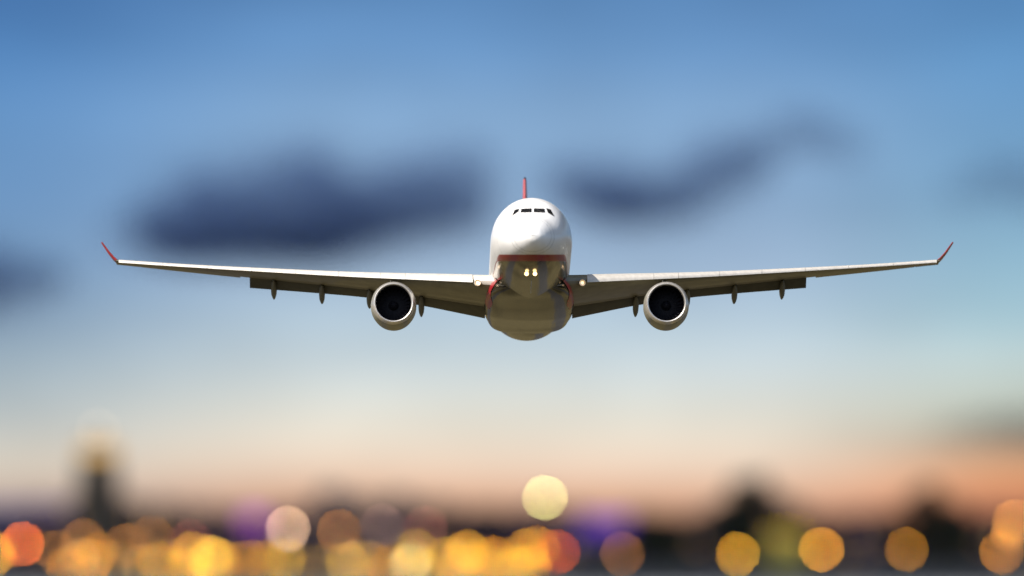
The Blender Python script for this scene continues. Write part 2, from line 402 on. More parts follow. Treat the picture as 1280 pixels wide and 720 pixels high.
def surf_point(s, x, f, side):
    le = interp(LE, x)[0]; ch = interp(CH, x)[0]; tc_ = .148 - .05 * min(1, x / 12) - .028 * max(0, (x - 17) / 11)
    zt_le = z_of(s * x, le, interp(LEPY, x)[0]); inc = math.tan(R(3.6 - 4.2 * x / 29.65))
    u, d = interp(AF, f); zc = zt_le - tc_ * ch * .30 - f * ch * inc
    return Vector((s * x, le + f * ch, zc + (u if side > 0 else -d) * tc_ * ch))

def flap(name, s, xa, xb, n, f0, py_tab, parent, lift=0, chf=.27, m=None):
    rings = []
    for k in range(n + 1):
        x = xa + (xb - xa) * k / n; ch = interp(CH, x)[0]; c_ = ch * chf
        p = surf_point(s, x, f0, -1); p.z += .02 * ch + lift
        yT = p.y + c_ * .92; zT = z_of(s * x, yT, interp(py_tab, x)[0])
        q = Vector((s * x, yT, zT)); ax = (q - p); nrm = Vector((0, -ax.z, ax.y)).normalized()
        if nrm.z < 0: nrm = -nrm
        up, dn = [], []
        for j in range(13):
            t = j / 12; th = .13 * c_ * (2.2 * math.sqrt(t) * (1 - t) + .02)
            up.append(p + ax * t + nrm * th * .7); dn.append(p + ax * t - nrm * th * .35)
        rings.append(up + dn[::-1][:-1])
    return obj(name, loft(rings), m or flap_paint, parent)

for s in (-1, 1):
    rings = []
    xs = [1.6, 2.9, 4, 5, 6.5, 8, 9.6, 11, 13, 15, 17, 18.5, 20.2]
    for x in xs: rings.append(wing_ring(s, x, 0, .80)[0])
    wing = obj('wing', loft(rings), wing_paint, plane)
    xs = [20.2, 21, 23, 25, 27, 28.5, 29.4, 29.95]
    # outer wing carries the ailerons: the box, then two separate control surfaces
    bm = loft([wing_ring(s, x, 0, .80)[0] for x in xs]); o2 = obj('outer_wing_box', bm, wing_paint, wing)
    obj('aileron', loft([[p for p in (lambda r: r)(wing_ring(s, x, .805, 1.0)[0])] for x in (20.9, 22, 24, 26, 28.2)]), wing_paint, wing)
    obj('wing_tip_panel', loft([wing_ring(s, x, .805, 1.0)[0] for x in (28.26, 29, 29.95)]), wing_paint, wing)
    # slats: thin shells run out ahead of the leading edge and drooped
    for xa, xb in ((4.1, 8.9), (8.92, 10.7), (10.72, 13.7), (13.72, 16.8), (16.82, 20.0), (20.02, 23.2), (23.22, 26.5), (26.52, 29.75)):
        rings = []
        for k in range(5):
            x = xa + (xb - xa) * k / 4; ch = interp(CH, x)[0]
            T = surf_point(s, x, .075, 1) + Vector((0, 0, .015)); c_ = max(.46, .125 * ch); a_ = R(33)
            d = Vector((0, -math.cos(a_), -math.sin(a_))); nn = Vector((0, -math.sin(a_), math.cos(a_))); up, dn = [], []
            for j in range(11):
                t = j / 10; bulge = .16 * c_ * 4 * (t * .8 + .05) * (1 - t) ** .55 * .8
                up.append(T + d * c_ * t + nn * bulge); dn.append(T + d * c_ * t - nn * (.12 * c_ * (t ** 1.5) * math.sqrt(max(0, 1 - t)) * 1.6 + .012))
            rings.append(up + dn[::-1][1:])
        obj('slat', loft(rings), slat_metal, wing)
    rings = []
    for x in (2.5, 2.9, 3.3, 3.7, 4.06):
        pts = [surf_point(s, x, f, 1) for f in (.12, .08, .05, .025, .008)] + [surf_point(s, x, 0, 1)] + [surf_point(s, x, f, -1) for f in (.006, .015)]
        cen = surf_point(s, x, .06, 1) * .5 + surf_point(s, x, .06, -1) * .5
        rings.append([p + (p - cen) * .04 for p in pts] + [p + (cen - p) * .1 for p in pts[::-1]])
    obj('fixed_leading_edge', loft(rings), slat_metal if s < 0 else wing_paint, wing)  # left shell takes the light slat colour, painting the sunlit band in
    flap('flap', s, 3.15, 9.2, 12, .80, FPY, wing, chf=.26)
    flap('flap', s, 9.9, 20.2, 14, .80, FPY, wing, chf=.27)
    # fixed panel above the flap
    # flap track fairings
    for x, py0, L_ in ((7.75, 397.2, 3.9), (11.5, 386.5, 3.7), (14.95, 380.8, 3.3), (18.45, 375.2, 2.9)):
        p = surf_point(s, x, .62, -1); yE = p.y + L_ + .9; zE = z_of(s * x, yE, py0)
        prof = [(0, .01, 0), (.1, .12, 0), (.3, .25, 0), (.5, .30, 0), (.7, .29, 0), (.85, .2, 0), (.95, .1, 0), (1, .015, 0)]
        rings = []
        for k in range(20):
            t = k / 19; r = interp([(a, b) for a, b, _ in prof], t)[0]; y = p.y + (yE - p.y) * t
            zc = p.z - .12 + (zE - p.z + .2) * t ** 1.6
            rings.append([(s * x + r * .72 * math.cos(a), y, zc + r * 1.35 * math.sin(a)) for a in [2 * math.pi * i / 16 for i in range(16)]])
        obj('flap_track_fairing', loft(rings), fair_paint, wing)
    # winglet
    rings = []
    pts = [(29.9, 35.2, 2.35, 0, .24), (30.15, 35.65, 2.1, None, .20), (30.5, 36.25, 1.7, None, .16), (31.03, 37.2, 1.05, None, .10)]
    pys = [324.4, 321.0, 314.5, 302.6]
    for (x, y, c_, _, th), py in zip(pts, pys):
        z = z_of(s * x, y, py); r = []
        for j in range(9): t = j / 8; r.append((s * (x - th * .7 * math.sqrt(t) * (1 - t) * 2), y + c_ * t, z + .02))
        for j in range(7, 0, -1): t = j / 8; r.append((s * (x + th * .7 * math.sqrt(t) * (1 - t) * 2), y + c_ * t, z - .02))
        rings.append(r)
    obj('winglet', loft(rings), red_paint, wing)
    # wing root landing lamp
    h = surf_point(s, 3.75, 0.0, 1); zl = z_of(s * 3.75, h.y - .3, 353.5)
    hl = obj('landing_light', lathe([(-.1, .15), (.0, .24), (.5, .2)], 20, (s * 3.75, h.y - .25, zl), cap=True), slat_metal, wing)
    obj('lens', lathe([(0, .005), (0, .10)], 20, (s * 3.75, h.y - .37, zl)), lamp_soft, hl)
    obj('glow_ring', lathe([(0, .102), (-.03, .21), (.05, .22)], 24, (s * 3.75, h.y - .36, zl)), halo_glow, hl)  # ring glows by itself to imitate the lamp's glare
    # ---- engine
    ex = 9.75 if s < 0 else 9.72
    ey = 17.6; ez = z_of(s * ex, ey, 378.3); ec = (s * ex, ey, ez)
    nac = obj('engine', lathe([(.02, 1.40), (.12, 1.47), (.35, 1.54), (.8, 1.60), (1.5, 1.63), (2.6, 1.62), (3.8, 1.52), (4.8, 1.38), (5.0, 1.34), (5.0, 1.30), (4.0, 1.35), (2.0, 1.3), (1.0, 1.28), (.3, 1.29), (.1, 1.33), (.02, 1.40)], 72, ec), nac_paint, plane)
    obj('inlet_lip', lathe([(.30, 1.545), (.10, 1.478), (.0, 1.41), (-.04, 1.36), (-.01, 1.31), (.10, 1.275), (.22, 1.262)], 72, ec), lip_metal, nac)
    obj('inlet_duct', lathe([(.22, 1.262), (.6, 1.24), (2.0, 1.26), (2.0, .02)], 72, ec), dark_metal, nac)
    bm = bmesh.new()
    for k in range(26):
        a = 2 * math.pi * k / 26; rr = []
        for r, tw in ((.34, .9), (.8, .6), (1.23, .35)):
            ca, sa = math.cos(a), math.sin(a); wv = .14
            t = Vector((-sa, 0, ca)) * wv * math.sin(tw + .5); yv = Vector((0, wv * math.cos(tw + .5), 0)); cpt = Vector((ec[0] + r * ca, ec[1] + 1.75, ec[2] + r * sa))
            nn = t.cross(yv).normalized() * .012
            rr.append([cpt - t - yv, cpt + nn, cpt + t + yv, cpt - nn])
        loft(rr, bm=bm)
    obj('fan', bm, fan_metal, nac, smooth=False)
    obj('spinner', lathe([(1.15, .01), (1.22, .1), (1.45, .24), (1.8, .36), (1.95, .36)], 32, ec), fan_metal, nac)
    obj('exhaust_cone', lathe([(4.6, .95), (5.4, .92), (6.3, .72), (6.3, .6), (5.8, .42), (6.9, .1), (7.0, .01)], 40, ec), exhaust_metal, nac)
    # pylon
    rings = []
    for y, hw, z0, z1 in ((19.3, .05, ez + 1.5, ez + 1.64), (20.3, .17, ez + 1.3, ez + 1.78), (22, .24, ez + 1.0, ez + 2.02), (24, .26, ez + .9, None), (26.5, .2, ez + 1.2, None), (28.2, .04, None, None)):
        pu = surf_point(s, ex, min(.6, max(0, (y - interp(LE, ex)[0]) / interp(CH, ex)[0])), -1)
        z1 = z1 if z1 is not None else pu.z + .12; z0 = z0 if z0 is not None else pu.z - .1
        rings.append([(s * ex + hw * math.copysign(abs(math.cos(a)) ** .6, math.cos(a)), y, (z0 + z1) / 2 + (z1 - z0) / 2 * math.copysign(abs(math.sin(a)) ** .6, math.sin(a))) for a in [2 * math.pi * i / 20 for i in range(20)]])
    obj('pylon', loft(rings), fair_paint, plane)
    # small strake on the nacelle shoulder
    sx = s * ex - .22
    obj('strake', loft([[(sx - .05, 19.2, ez + 1.5), (sx + .05, 19.2, ez + 1.5), (sx, 19.2, ez + 1.56)], [(sx - .09, 20.0, ez + 1.5), (sx + .09, 20.0, ez + 1.5), (sx, 20.0, ez + 2.0)], [(sx - .05, 20.6, ez + 1.5), (sx + .05, 20.6, ez + 1.5), (sx, 20.6, ez + 1.95)]]), fair_paint, nac, smooth=False)

# ---- tail
def tri_foil(secs, m, name):
    rings = []
    for (o_, n_, ch, th) in secs:
        r = []
        for j in range(11): t = j / 10; r.append(Vector(o_) + Vector((0, ch * t, 0)) + Vector(n_) * th * ch * 2.2 * math.sqrt(t) * (1 - t) + Vector(n_) * .01)
        for j in range(9, 0, -1): t = j / 10; r.append(Vector(o_) + Vector((0, ch * t, 0)) - Vector(n_) * th * ch * 2.2 * math.sqrt(t) * (1 - t) - Vector(n_) * .01)
        rings.append(r)
    return obj(name, loft(rings), m, plane)
ztip = z_of(-.0, 56.5, 224.5)
fin = tri_foil([((0, 46.2, 2.3), (1, 0, 0), 8.2, .055), ((0, 48.6, 4.6), (1, 0, 0), 6.5, .055), ((0, 56.0, ztip), (1, 0, 0), 2.9, .05)], mat('fin_paint', (.48, .12, .13), .4, coat=.2, noise=.08, nscale=2), 'tail_fin')
obj('fin_tip_lamp', lathe([(-.1, .02), (0, .09), (.1, .09), (.2, .02)], 12, (0, 56.2, ztip + .05)), gap_mat, fin)
for s in (-1, 1):
    tri_foil([((s * 1.0, 50.6, 1.35), (0, 0, 1), 5.6, .055), ((s * 9.6, 56.3, 2.5), (0, 0, 1), 2.2, .05)], white_paint, 'tailplane')
if 1:
    print('PROJ nose top', proj((0, 6, 2.6)), 'fin', proj((0, 56, ztip)), 'fin z', ztip, 'engine z', ez, 'tailplane', proj((9.6, 56.3, 2.5)), proj((-1, 52, 1.35)), 'belly', proj((0, 39, -2.82)), proj((3.2, 30, -3.3)))
    print('wing z', [round(surf_point(1, x, 0, 1).z, 2) for x in (3, 10, 20, 28)], 'skin', on_skin(658, 341.5)[0])

# ================================================================== THE CITY BY NIGHTFALL
brick = [mat('city_wall_%s' % n, c, .85, noise=.25, nscale=.4) for n, c in (('brown', (.085, .045, .045)), ('grey', (.055, .062, .10)), ('plum', (.075, .045, .08)), ('sand', (.085, .06, .055)))]
roof_m = mat('city_roof', (.07, .065, .07), .9, noise=.3, nscale=.5)
pane_m = mat('window_glass', (.03, .035, .05), .15)
lit_m = mat('window_lit', (.3, .25, .15), .5, emit=(1, .62, .25), es=.8)
door_m = mat('door_paint', (.08, .06, .05), .6)
winmesh = {}
def win_mesh(kind):
    if kind not in winmesh:
        bm = bmesh.new(); box(bm, -1.1, 1.1, -.06, .08, -.8, .8)
        me = bpy.data.meshes.new('window'); bm.to_mesh(me); bm.free(); me.materials.append(lit_m if kind else pane_m); winmesh[kind] = me
    return winmesh[kind]
def building(px0, px1, pytop, Y, wall, label, cat='building', roof='flat', group='buildings along the city edge'):
    a = at(px0, pytop, Y); b = at(px1, pytop, Y); W = b.x - a.x; H = a.z; D = min(40, max(12, W * .7))
    e = empty('building', ((a.x + b.x) / 2, Y, 0)); tag(e, label, cat, group)
    bm = bmesh.new(); hr = H - (3.5 if roof == 'hip' else .9)
    box(bm, -W / 2, W / 2, 0, D, 0, hr); wl = obj('wall', bm, wall, e, smooth=False)
    if roof == 'hip':
        bm = bmesh.new(); loft([[(-W / 2 - .5, -.5, hr + .003), (W / 2 + .5, -.5, hr + .003), (W / 2 + .5, D + .5, hr + .003), (-W / 2 - .5, D + .5, hr + .003)], [(-W / 3.4, D * .4, H), (W / 3.4, D * .4, H), (W / 3.4, D * .6, H), (-W / 3.4, D * .6, H)]], bm=bm)
        rf = obj('roof', bm, roof_m, e, smooth=False)
    else:
        bm = bmesh.new(); box(bm, -W / 2 - .3, W / 2 + .3, -.3, D + .3, hr + .003, H); rf = obj('roof', bm, roof_m, e, smooth=False)
        bm = bmesh.new(); box(bm, -W * .2, W * .05, D * .3, D * .6, H + .003, H + 2.2); obj('stair_housing', bm, wall, rf, smooth=False)
    nf = max(1, int((hr - 2) / 4.2)); nc = max(2, int(W / 6.5)); 
    while nf * nc > 36: nc -= 1
    for i in range(nf):
        for j in range(nc):
            k = 1 if random.random() < .22 else 0
            o = bpy.data.objects.new('window', win_mesh(k)); C.objects.link(o); o.parent = e
            o.location = (-W / 2 + W * (j + .5) / nc, -.03, 2.6 + 4.2 * i)
    bm = bmesh.new(); box(bm, -W * .08 - .8, -W * .08 + .8, -.12, .05, 0, 1.75); obj('door', bm, door_m, e, smooth=False)
    return e
BL = [  # px0, px1, top row, distance, wall, roof, label
 (-40, 22, 640, 5900, 1, 'flat', 'grey flat-roofed block at the far left edge of the skyline'),
 (24, 84, 634, 6300, 0, 'flat', 'brown low block just left of the tower'),
 (86, 104, 628, 5900, 0, 'flat', 'narrow brown block touching the left foot of the tower'),
 (140, 176, 626, 5900, 0, 'hip', 'brown hip-roofed house touching the right foot of the tower'),
 (178, 236, 636, 6100, 0, 'flat', 'brown flat block second to the right of the tower'),
 (238, 296, 642, 6300, 2, 'flat', 'plum-grey flat block above the brightest yellow lamps on the left'),
 (298, 318, 646, 5900, 2, 'flat', 'small plum block under the magenta sign'),
 (346, 392, 638, 6200, 2, 'hip', 'plum hip-roofed hall behind the big pale lamp'),
 (394, 436, 618, 5900, 1, 'flat', 'tall blue-grey block right of the big pale lamp'),
 (438, 476, 628, 6400, 1, 'flat', 'blue-grey block adjoining the tall one on its right'),
 (478, 520, 622, 5900, 1, 'hip', 'tall hip-roofed grey block directly below the left engine'),
 (522, 572, 634, 6200, 0, 'flat', 'brown flat block on the skyline between the left engine and the belly'),
 (574, 642, 638, 5900, 0, 'hip', 'long brown hip-roofed hall below the plane'),
 (644, 700, 640, 6300, 2, 'flat', 'plum flat block beneath the high greenish lamp'),
 (702, 738, 642, 5900, 2, 'flat', 'plum block left of the violet sign'),
 (782, 812, 644, 6100, 2, 'flat', 'plum block right of the violet sign'),
 (860, 902, 648, 5900, 0, 'flat', 'brown low block left of the dark round tree'),
 (1000, 1062, 648, 6300, 0, 'hip', 'brown hip-roofed hall between the two right-hand trees'),
 (1064, 1118, 652, 5900, 2, 'flat', 'plum low block left of the rightmost tree clump'),
 (1212, 1262, 646, 6100, 0, 'flat', 'brown block near the right edge behind the paired lamps'),
 (1264, 1330, 652, 5900, 1, 'flat', 'grey block cut by the right edge of the skyline'),
]
for a, b, t, Y, wi, rf, lb in BL: building(a, b, t - 4, Y, brick[wi], lb, roof=rf)
# second, farther row closes the gaps
far_x = -70; kk = 0
adj = ['low', 'long', 'squat', 'narrow', 'wide', 'plain', 'tall', 'stepped']
while far_x < 1340:
    wd = random.choice((52, 64, 78, 90)); t = random.uniform(640, 648)
    building(far_x, far_x + wd, t, 7600, brick[kk % 4], 'distant dark warehouse in the hazy rear row of the skyline', cat='warehouse', group='warehouses in the rear row')
    far_x += wd + 2; kk += 1

# floodlit olive hangar at the right
oliv = mat('hangar_cladding', (.36, .30, .07), .8, noise=.12, nscale=.3)
hg = empty('hangar', (at(961, 700, 5000).x + 7, 5000, 0)); tag(hg, 'olive yellow floodlit hangar front between two amber lamps', 'hangar')
W_ = 52 * 5000 / FPX; H_ = at(0, 664, 5000).z
bm = bmesh.new(); box(bm, -W_ / 2, W_ / 2, 0, 30, 0, H_); obj('wall', bm, oliv, hg, smooth=False)
bm = bmesh.new(); box(bm, -W_ / 2 - .4, W_ / 2 + .4, -.4, 30.4, H_ + .003, H_ + .8); obj('roof', bm, roof_m, hg, smooth=False)
bm = bmesh.new(); box(bm, -W_ * .36, W_ * .36, -.12, .1, .01, H_ * .7); obj('door', bm, mat('hangar_door', (.36, .32, .07), .7, noise=.1, nscale=1), hg, smooth=False)
flood_bulb = mat('hangar_floodlight', (.8, .8, .8), .5, emit=(1, .70, .22), es=130)
for x in (-W_ * .3, 0, W_ * .3):
    f = obj('floodlight', box(bmesh.new(), x - .5, x + .5, -3.4, -2.9, H_ - .5, H_ - .1), roof_m, hg, smooth=False)
    obj('lens', box(bmesh.new(), x - .42, x + .42, -2.88, -2.8, H_ - .46, H_ - .15), flood_bulb, f, smooth=False)
    obj('bracket', box(bmesh.new(), x - .06, x + .06, -3.0, -.4, H_ - .08, H_ + .0), roof_m, f, smooth=False)

# control tower at the left
tw_c = mat('tower_concrete', (.11, .085, .06), .85, noise=.2, nscale=.4)
gold = mat('tower_gold_cab', (.5, .4, .15), .5, emit=(.8, .42, .10), es=.8)
TY = 5200; base = at(123, 700, TY); tz = lambda py: at(0, py, TY).z
tw = empty('control_tower', (base.x, TY, 0)); tag(tw, 'tall dark control tower with a golden lit cab and pale beacon', 'tower')
z1, z2 = tz(578), tz(552)
obj('shaft', lathe([(0, 12.5), (z1 * .25, 10.5), (z1 * .8, 8.6), (z1, 8.0)], 24, cap=True, axis='Z'), tw_c, tw)
obj('gallery', lathe([(z1 + .01, 8.1), (z1 + 1.2, 9.0), (z1 + 2.2, 8.6)], 24, cap=True, axis='Z'), tw_c, tw)
cab = obj('cab', lathe([(z1 + 2.21, 6.4), (z2 - 1.0, 7.6)], 12, cap=True, axis='Z'), gold, tw, smooth=False)
obj('cab_roof', lathe([(z2 - .99, 8.0), (z2, 6.5), (z2 + .6, 1.5)], 12, cap=True, axis='Z'), roof_m, tw, smooth=False)
obj('mast', lathe([(z2 + .61, .3), (z2 + 3.6, .2)], 10, cap=True, axis='Z'), tw_c, tw)
bmm = bmesh.new(); bmesh.ops.create_uvsphere(bmm, u_segments=16, v_segments=10, radius=1.3, matrix=Matrix.Translation((0, 0, z2 + 4.6)))
obj('beacon', bmm, mat('beacon_glow', (.8, .8, .8), .5, emit=(1, .74, .42), es=1.8), tw)

# violet and magenta lit signs
for px, py, wpx, hpx, col, es, Y, lb in ((318, 650, 30, 20, (.30, .03, .42), 1.6, 5850, 'magenta glowing blank sign board on posts left of the pale lamp'),
                                    (758, 652, 58, 16, (.16, .02, .55), 1.1, 5800, 'violet glowing blank sign board on posts in the gap right of centre'),
                                    (742, 668, 60, 14, (.03, .03, .30), .5, 5700, 'deep blue glowing blank sign board below the violet one'),
                                    (30, 636, 110, 8, (.05, .06, .35), .7, 5800, 'blue glowing strip sign at the far left')):
    p = at(px, py, Y); W_ = wpx * Y / FPX; Hh = hpx * Y / FPX
    sg = empty('sign_board', (p.x, Y, 0)); tag(sg, lb, 'sign')
    obj('panel', box(bmesh.new(), -W_ / 2, W_ / 2, -.3, 0, p.z - Hh / 2, p.z + Hh / 2), mat('sign_glow', (.1, .05, .2), .5, emit=col, es=es * .6), sg, smooth=False)
    obj('frame', box(bmesh.new(), -W_ / 2 - .3, W_ / 2 + .3, .003, .4, p.z - Hh / 2 - .3, p.z + Hh / 2 + .3), roof_m, sg, smooth=False)
    for q in (-.4, .4): obj('post', box(bmesh.new(), W_ * q - .25, W_ * q + .25, .41, .9, 0, p.z + Hh / 2), roof_m, sg, smooth=False)

# trees: tapered trunk, limbs, crown of leaf clumps
leaf_m = [mat('foliage_%s' % n, c, .8, noise=.35, nscale=.5) for n, c in (('dark', (.045, .05, .03)), ('brown', (.07, .055, .03)))]
bark = mat('bark', (.09, .065, .045), .9, noise=.3, nscale=2)
def tree(px, pytop, wpx, Y, lm, label, seed, group):
    rnd = random.Random(seed); p = at(px, pytop, Y); H = p.z; Wd = wpx * Y / FPX / 2
    e = empty('tree', (p.x, Y, 0)); tag(e, label, 'tree', group)
    bm = bmesh.new(); loft([[(r * math.cos(a), r * math.sin(a), z) for a in [math.pi * i / 5 for i in range(10)]] for z, r in ((0, H * .035), (H * .1, H * .024), (H * .5, H * .015), (H * .8, H * .006))], bm=bm)
    for k in range(7):
        a = rnd.uniform(0, 6.28); z0 = H * rnd.uniform(.25, .6); d = Vector((math.cos(a), math.sin(a), .7)) * Wd * .7
        loft([[Vector((0, 0, z0)) + Vector((r * math.cos(b), 0, r * math.sin(b))) + d * t for b in (0, 1.57, 3.14, 4.71)] for t, r in ((0, H * .01), (1, H * .003))], bm=bm)
    obj('trunk', bm, bark, e)
    bm = bmesh.new(); cl = []
    for k in range(34):
        a = rnd.uniform(0, 6.28); r = rnd.random() ** .6; z = rnd.uniform(.25, .97)
        env = math.sin(math.pi * min(1, (z - .12) * 1.05)) ** .7
        cl.append((Vector((math.cos(a) * r * Wd * env * .85, math.sin(a) * r * Wd * env * .85, z * H * .93)), rnd.uniform(.2, .34) * Wd))
    for c_, rad in cl:
        for q in range(120):
            v = Vector((rnd.gauss(0, 1), rnd.gauss(0, 1), rnd.gauss(0, .8))); v = v.normalized() * rad * rnd.random() ** .4; s_ = rnd.uniform(.5, 1.2)
            o_ = c_ + v; t = Vector((rnd.gauss(0, 1), rnd.gauss(0, 1), rnd.gauss(0, 1))).normalized(); b = t.orthogonal().normalized()
            bm.faces.new([bm.verts.new(o_ + t * s_), bm.verts.new(o_ + b * s_), bm.verts.new(o_ - t * s_), bm.verts.new(o_ - b * s_)])
    obj('crown', bm, lm, e, smooth=False, recalc=False)
tree(945, 590, 96, 5600, leaf_m[0], 'tallest dark round-crowned tree on the right part of the skyline', 3, 'trees in the skyline')
tree(905, 622, 60, 5500, leaf_m[0], 'short dark tree leaning against the tallest tree from the left', 4, 'trees in the skyline')
tree(990, 626, 60, 5700, leaf_m[0], 'short dark tree just right of the tallest tree', 5, 'trees in the skyline')
tree(1165, 602, 84, 5600, leaf_m[1], 'tall brownish tree near the right edge of the skyline', 6, 'trees in the skyline')
tree(1124, 634, 60, 5500, leaf_m[1], 'low brownish tree on the left of the tall brownish one', 7, 'trees in the skyline')
tree(1200, 632, 60, 5500, leaf_m[0], 'low dark tree on the right of the tall brownish one', 8, 'trees in the skyline')
tree(838, 636, 66, 5600, leaf_m[0], 'low dark tree right of the violet sign', 9, 'trees in the skyline')
tree(806, 643, 46, 5700, leaf_m[0], 'smallest dark tree right of the violet sign', 10, 'trees in the skyline')

# lamps: (px, py, distance, lamp width in px, colour, disc brightness, label, name)
AMB, GLD, YEL, RED_, PAL, GRN, BRN = (1, .37, .015), (1, .45, .025), (1, .55, .045), (1, .17, .03), (1, .62, .38), (.85, .80, .25), (.55, .20, .04)
lamps = [
 (360, 661, 9000, 7.5, PAL, .62, 'big pale pinkish lamp, the brightest in the left half'),
 (681, 622, 4700, 7.0, GRN, .58, 'pale greenish lamp standing highest of all, below the plane'),
 (28, 680, 4600, 7, RED_, .80, 'orange red lamp at the left edge'),
 (-8, 692, 4300, 7, GLD, 1.0, 'yellow lamp cut by the left edge'),
 (104, 676, 4600, 7, BRN, .42, 'dim brown lamp below the tower'),
 (122, 692, 4200, 6, AMB, .16, 'faint amber lamp low beside the dim brown one'),
 (70, 690, 4100, 6, BRN, .22, 'faint brown lamp right of the orange red one'),
 (158, 682, 4500, 6, BRN, .25, 'faint brown lamp right of the tower foot'),
 (190, 672, 4500, 6, BRN, .16, 'very faint brown lamp, upper one of the row'),
 (238, 676, 4400, 6, (.5, .12, .1), .14, 'very faint reddish lamp behind the yellow pair'),
 (240, 692, 4400, 7, GLD, .55, 'orange yellow lamp, left one of the bright yellow pair'),
 (264, 697, 4600, 7, YEL, .85, 'brightest yellow lamp, right one of the yellow pair'),
 (276, 700, 4000, 6, GLD, .35, 'small golden lamp on the right flank of the yellow pair'),
 (424, 664, 4500, 7, BRN, .42, 'dim brown lamp right of the big pale one'),
 (478, 658, 4700, 6, (.5, .28, .22), .16, 'faint greyish lamp right of the dim brown one'),
 (532, 660, 4500, 6, (.5, .16, .12), .15, 'faint reddish lamp left of centre'),
 (520, 688, 4300, 6, YEL, .22, 'olive lamp low left of centre'),
 (434, 704, 4000, 6.5, YEL, .36, 'pale yellow lamp below the dim brown one'),
 (512, 706, 3900, 6, (1, .75, .25), .42, 'creamy small lamp low left of centre'),
 (584, 690, 4600, 7, GLD, .66, 'golden lamp in the bright cluster left of centre'),
 (572, 704, 4100, 6, AMB, .42, 'amber lamp low in the bright cluster'),
 (560, 698, 4200, 6, YEL, .25, 'soft yellow lamp at the left of the bright cluster'),
 (600, 700, 4200, 6, YEL, .32, 'soft yellow lamp at the right of the bright cluster'),
 (616, 697, 4100, 6, AMB, .42, 'narrow orange lamp right of the bright cluster'),
 (658, 688, 4400, 7, GLD, .58, 'golden lamp right below the greenish one'),
 (672, 684, 4300, 6, AMB, .22, 'faint orange lamp overlapping the golden one'),
 (697, 690, 4500, 7, (.9, .12, .02), .46, 'red orange lamp right of centre'),
 (778, 692, 4500, 7, BRN, .30, 'lone dim brown lamp right of centre'),
 (922, 693, 4500, 7, (1, .48, .03), .55, 'amber lamp left of the olive hangar'),
 (1027, 687, 4500, 7, (1, .40, .03), .66, 'bright amber lamp right of the olive hangar'),
 (1133, 687, 4500, 6.5, (.85, .34, .03), .32, 'dim amber lamp before the brownish trees'),
 (1268, 652, 4600, 7, (1, .40, .06), .42, 'upper amber lamp of the three at the right edge'),
 (1252, 690, 4500, 7, (1, .36, .04), .40, 'lower amber lamp of the three at the right edge'),
 (1260, 668, 2300, 6, (1, .36, .05), .32, 'smallest amber lamp of the three at the right edge'),
]
k = 0
for px in range(84, 672, 18):   # row of low lamps along the apron edge
    k += 1; q = random.random()
    lamps.append((px + random.uniform(-5, 5), 703 + random.uniform(-5, 10), 3750 + random.uniform(-150, 200), 5.0, random.choice((GLD, AMB, YEL, (.9, .52, .15))), .10 + .75 * q ** 3, None))
pole_m = mat('lamp_pole', (.12, .12, .12), .5, metal=.5)
for i, (px, py, Y, wpx, col, br_, lb) in enumerate(lamps):
    wpx *= .6; br_ *= 1.45 if lb and br_ < .26 else 1; br_ *= (.46 if col in (GLD, YEL) else .56) if lb else .30
    if Y == 9000: Y = 4600
    p = at(px, py, Y); r = wpx / 2 * Y / FPX
    disc = APERTURE * (1 / 912 - 1 / Y) * FPX; L_ = br_ * (disc / wpx) ** 2
    mx_ = max(col)
    m = mat('lamp_glow', (.6, .6, .6), .5, emit=col, es=L_)
    e = empty('floodlight_mast' if lb else 'apron_lamp', (p.x, Y, 0))
    tag(e, lb or 'low golden lamp in the crowded row along the bottom left of the picture', 'lamp', None if lb else 'golden lamps crowded along the apron edge')
    if lb: e['group'] = 'tall floodlight lamps before the city'
    zt = max(p.z, r + .6)
    obj('pole', lathe([(0, .3), (zt - r * .9, .16)], 10, cap=True, axis='Z'), pole_m, e)
    bm = bmesh.new(); bmesh.ops.create_uvsphere(bm, u_segments=20, v_segments=12, radius=r, matrix=Matrix.Translation((0, 0, zt)))
    obj('lamp_globe', bm, m, e)
    obj('cap', lathe([(zt + r * .93, r * .42), (zt + r * 1.06, r * .3), (zt + r * 1.12, .02)], 14, cap=True, axis='Z'), pole_m, e)

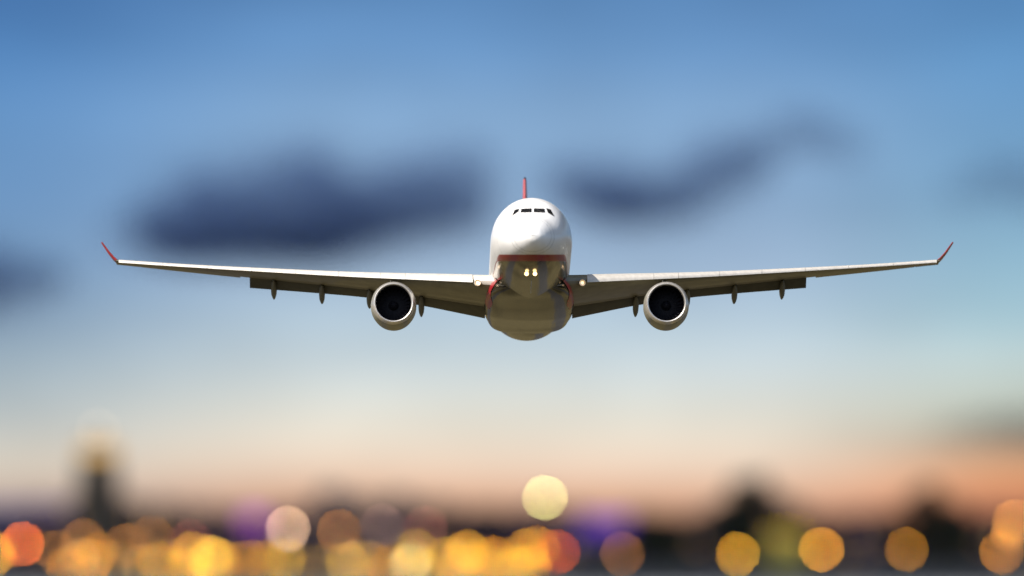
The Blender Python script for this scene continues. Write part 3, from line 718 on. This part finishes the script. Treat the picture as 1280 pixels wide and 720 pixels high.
# ================================================================== CLOUDS
def cloud_mat(name, dens, col):
    m = bpy.data.materials.new(name); m.use_nodes = True; t = m.node_tree; t.nodes.clear()
    o = t.nodes.new('ShaderNodeOutputMaterial'); v = t.nodes.new('ShaderNodeVolumePrincipled')
    v.inputs['Color'].default_value = (*col, 1); v.inputs['Density'].default_value = dens; v.inputs['Anisotropy'].default_value = .0
    t.links.new(v.outputs[0], o.inputs['Volume'])
    m.cycles.homogeneous_volume = True
    return m
CY = 24000
def cloud(puffs, dens, col, label, seed):
    rnd = random.Random(seed); bm = bmesh.new(); k = CY / FPX
    cx = sum(p[0] for p in puffs) / len(puffs); cy = sum(p[1] for p in puffs) / len(puffs); org = at(cx, cy, CY)
    for (px, py, rx, ry) in puffs:
        p = at(px, py, CY) - org
        mtx = Matrix.Translation(p) @ Matrix.Diagonal((rx * k * 1.2, rx * k * .8, ry * k * 1.35, 1))
        b2 = bmesh.ops.create_icosphere(bm, subdivisions=3, radius=1, matrix=mtx)
        for v in b2['verts']:
            d = (v.co - p); v.co = p + d * (1 + .10 * math.sin(v.co.x * .021 + seed) + .10 * math.sin(v.co.z * .04 + v.co.x * .03))
    o = obj('cloud', bm, cloud_mat('cloud_vapour', dens, col), smooth=True); o.location = org
    rm = o.modifiers.new('remesh', 'REMESH'); rm.mode = 'VOXEL'; rm.voxel_size = 9
    tag(o, label, 'cloud', 'dark evening clouds', 'thing')
    bm = bmesh.new()                      # thinner vapour round the dense core
    for (px, py, rx, ry) in puffs:
        p = at(px, py - 2, CY) - org
        bmesh.ops.create_icosphere(bm, subdivisions=3, radius=1, matrix=Matrix.Translation(p) @ Matrix.Diagonal((rx * k * 1.7, rx * k * 1.1, ry * k * 2.1, 1)))
    v = obj('veil', bm, cloud_mat('cloud_veil_vapour', dens * .22, col), o); rv = v.modifiers.new('remesh', 'REMESH'); rv.mode = 'VOXEL'; rv.voxel_size = 14
    return o
DC = (.60, .71, .96)
cloud([(215, 283, 42, 26), (270, 268, 55, 38), (330, 262, 60, 42), (385, 250, 52, 44), (440, 262, 60, 34), (500, 246, 52, 32), (550, 232, 44, 34), (585, 228, 26, 26), (300, 290, 110, 22), (420, 282, 110, 18), (230, 304, 60, 20), (500, 268, 80, 26), (590, 215, 24, 24), (330, 305, 120, 20), (325, 228, 30, 26), (388, 222, 34, 28), (480, 236, 34, 20), (570, 250, 40, 28), (195, 275, 30, 24)],
      .0112, DC, 'long dark blue cloud left of the plane, the largest', 1)
cloud([(720, 226, 34, 18), (760, 240, 46, 24), (810, 250, 44, 18), (850, 236, 30, 18), (895, 210, 36, 26), (930, 205, 30, 20), (775, 256, 60, 18), (840, 258, 40, 16), (735, 240, 40, 24), (900, 222, 40, 20)], .0135, DC, 'dark blue cloud just right of the plane', 2)
cloud([(960, 180, 34, 16), (1010, 170, 44, 20), (1055, 180, 30, 20)], .006, DC, 'faint thin cloud high on the right', 3)
cloud([(-30, 352, 50, 30), (20, 352, 40, 20), (55, 345, 30, 14)], .013, DC, 'grey blue cloud at the left edge level with the wing tip', 4)
cloud([(1210, 238, 30, 16), (1250, 228, 40, 22), (1290, 230, 30, 26)], .0055, DC, 'palest cloud wisp at the right edge above the wing', 5)
cloud([(1200, 540, 30, 7), (1250, 535, 50, 12), (1300, 535, 40, 16)], .006, (.45, .38, .34), 'low brownish cloud bank at the right edge near the horizon', 6)
# unseen cloud slab above the frame, added to keep city and clouds in shade
rnd = random.Random(5); bm = bmesh.new(); nx, ny = 40, 70; top, low = [], []
for j in range(ny + 1):
    a_, b_ = [], []
    for i in range(nx + 1):
        x = -26000 + 44000 * i / nx; y = 1500 + 22600 * j / ny; ed = min(1, min(i, nx - i, j, ny - j) / 4 + .08)
        h = 40 * math.sin(x * .0021 + y * .0007) + 50 * math.sin(y * .0016 + 1.3) + rnd.uniform(-25, 25)
        jj = rnd.uniform(-120, 120) if j == 0 else 0
        a_.append(bm.verts.new((x, y + jj, 3000 + 320 * ed + h))); b_.append(bm.verts.new((x, y + jj, 3000 - 90 * ed + h * .5)))
    top.append(a_); low.append(b_)
for g in (top, low):
    for j in range(ny):
        for i in range(nx): bm.faces.new((g[j][i], g[j][i + 1], g[j + 1][i + 1], g[j + 1][i]))
per = [(0, i) for i in range(nx)] + [(j, nx) for j in range(ny)] + [(ny, i) for i in range(nx, 0, -1)] + [(j, 0) for j in range(ny, 0, -1)]
for q in range(len(per)):
    (a, b), (c_, d_) = per[q], per[(q + 1) % len(per)]; bm.faces.new((top[a][b], top[c_][d_], low[c_][d_], low[a][b]))
o = obj('shade_deck', bm, mat('shade_deck_white', (.75, .76, .78), 1, noise=.1, nscale=.001, spec=0))
tag(o, 'unseen grey cloud slab added above the picture to shade the city', 'cloud', kind='structure')
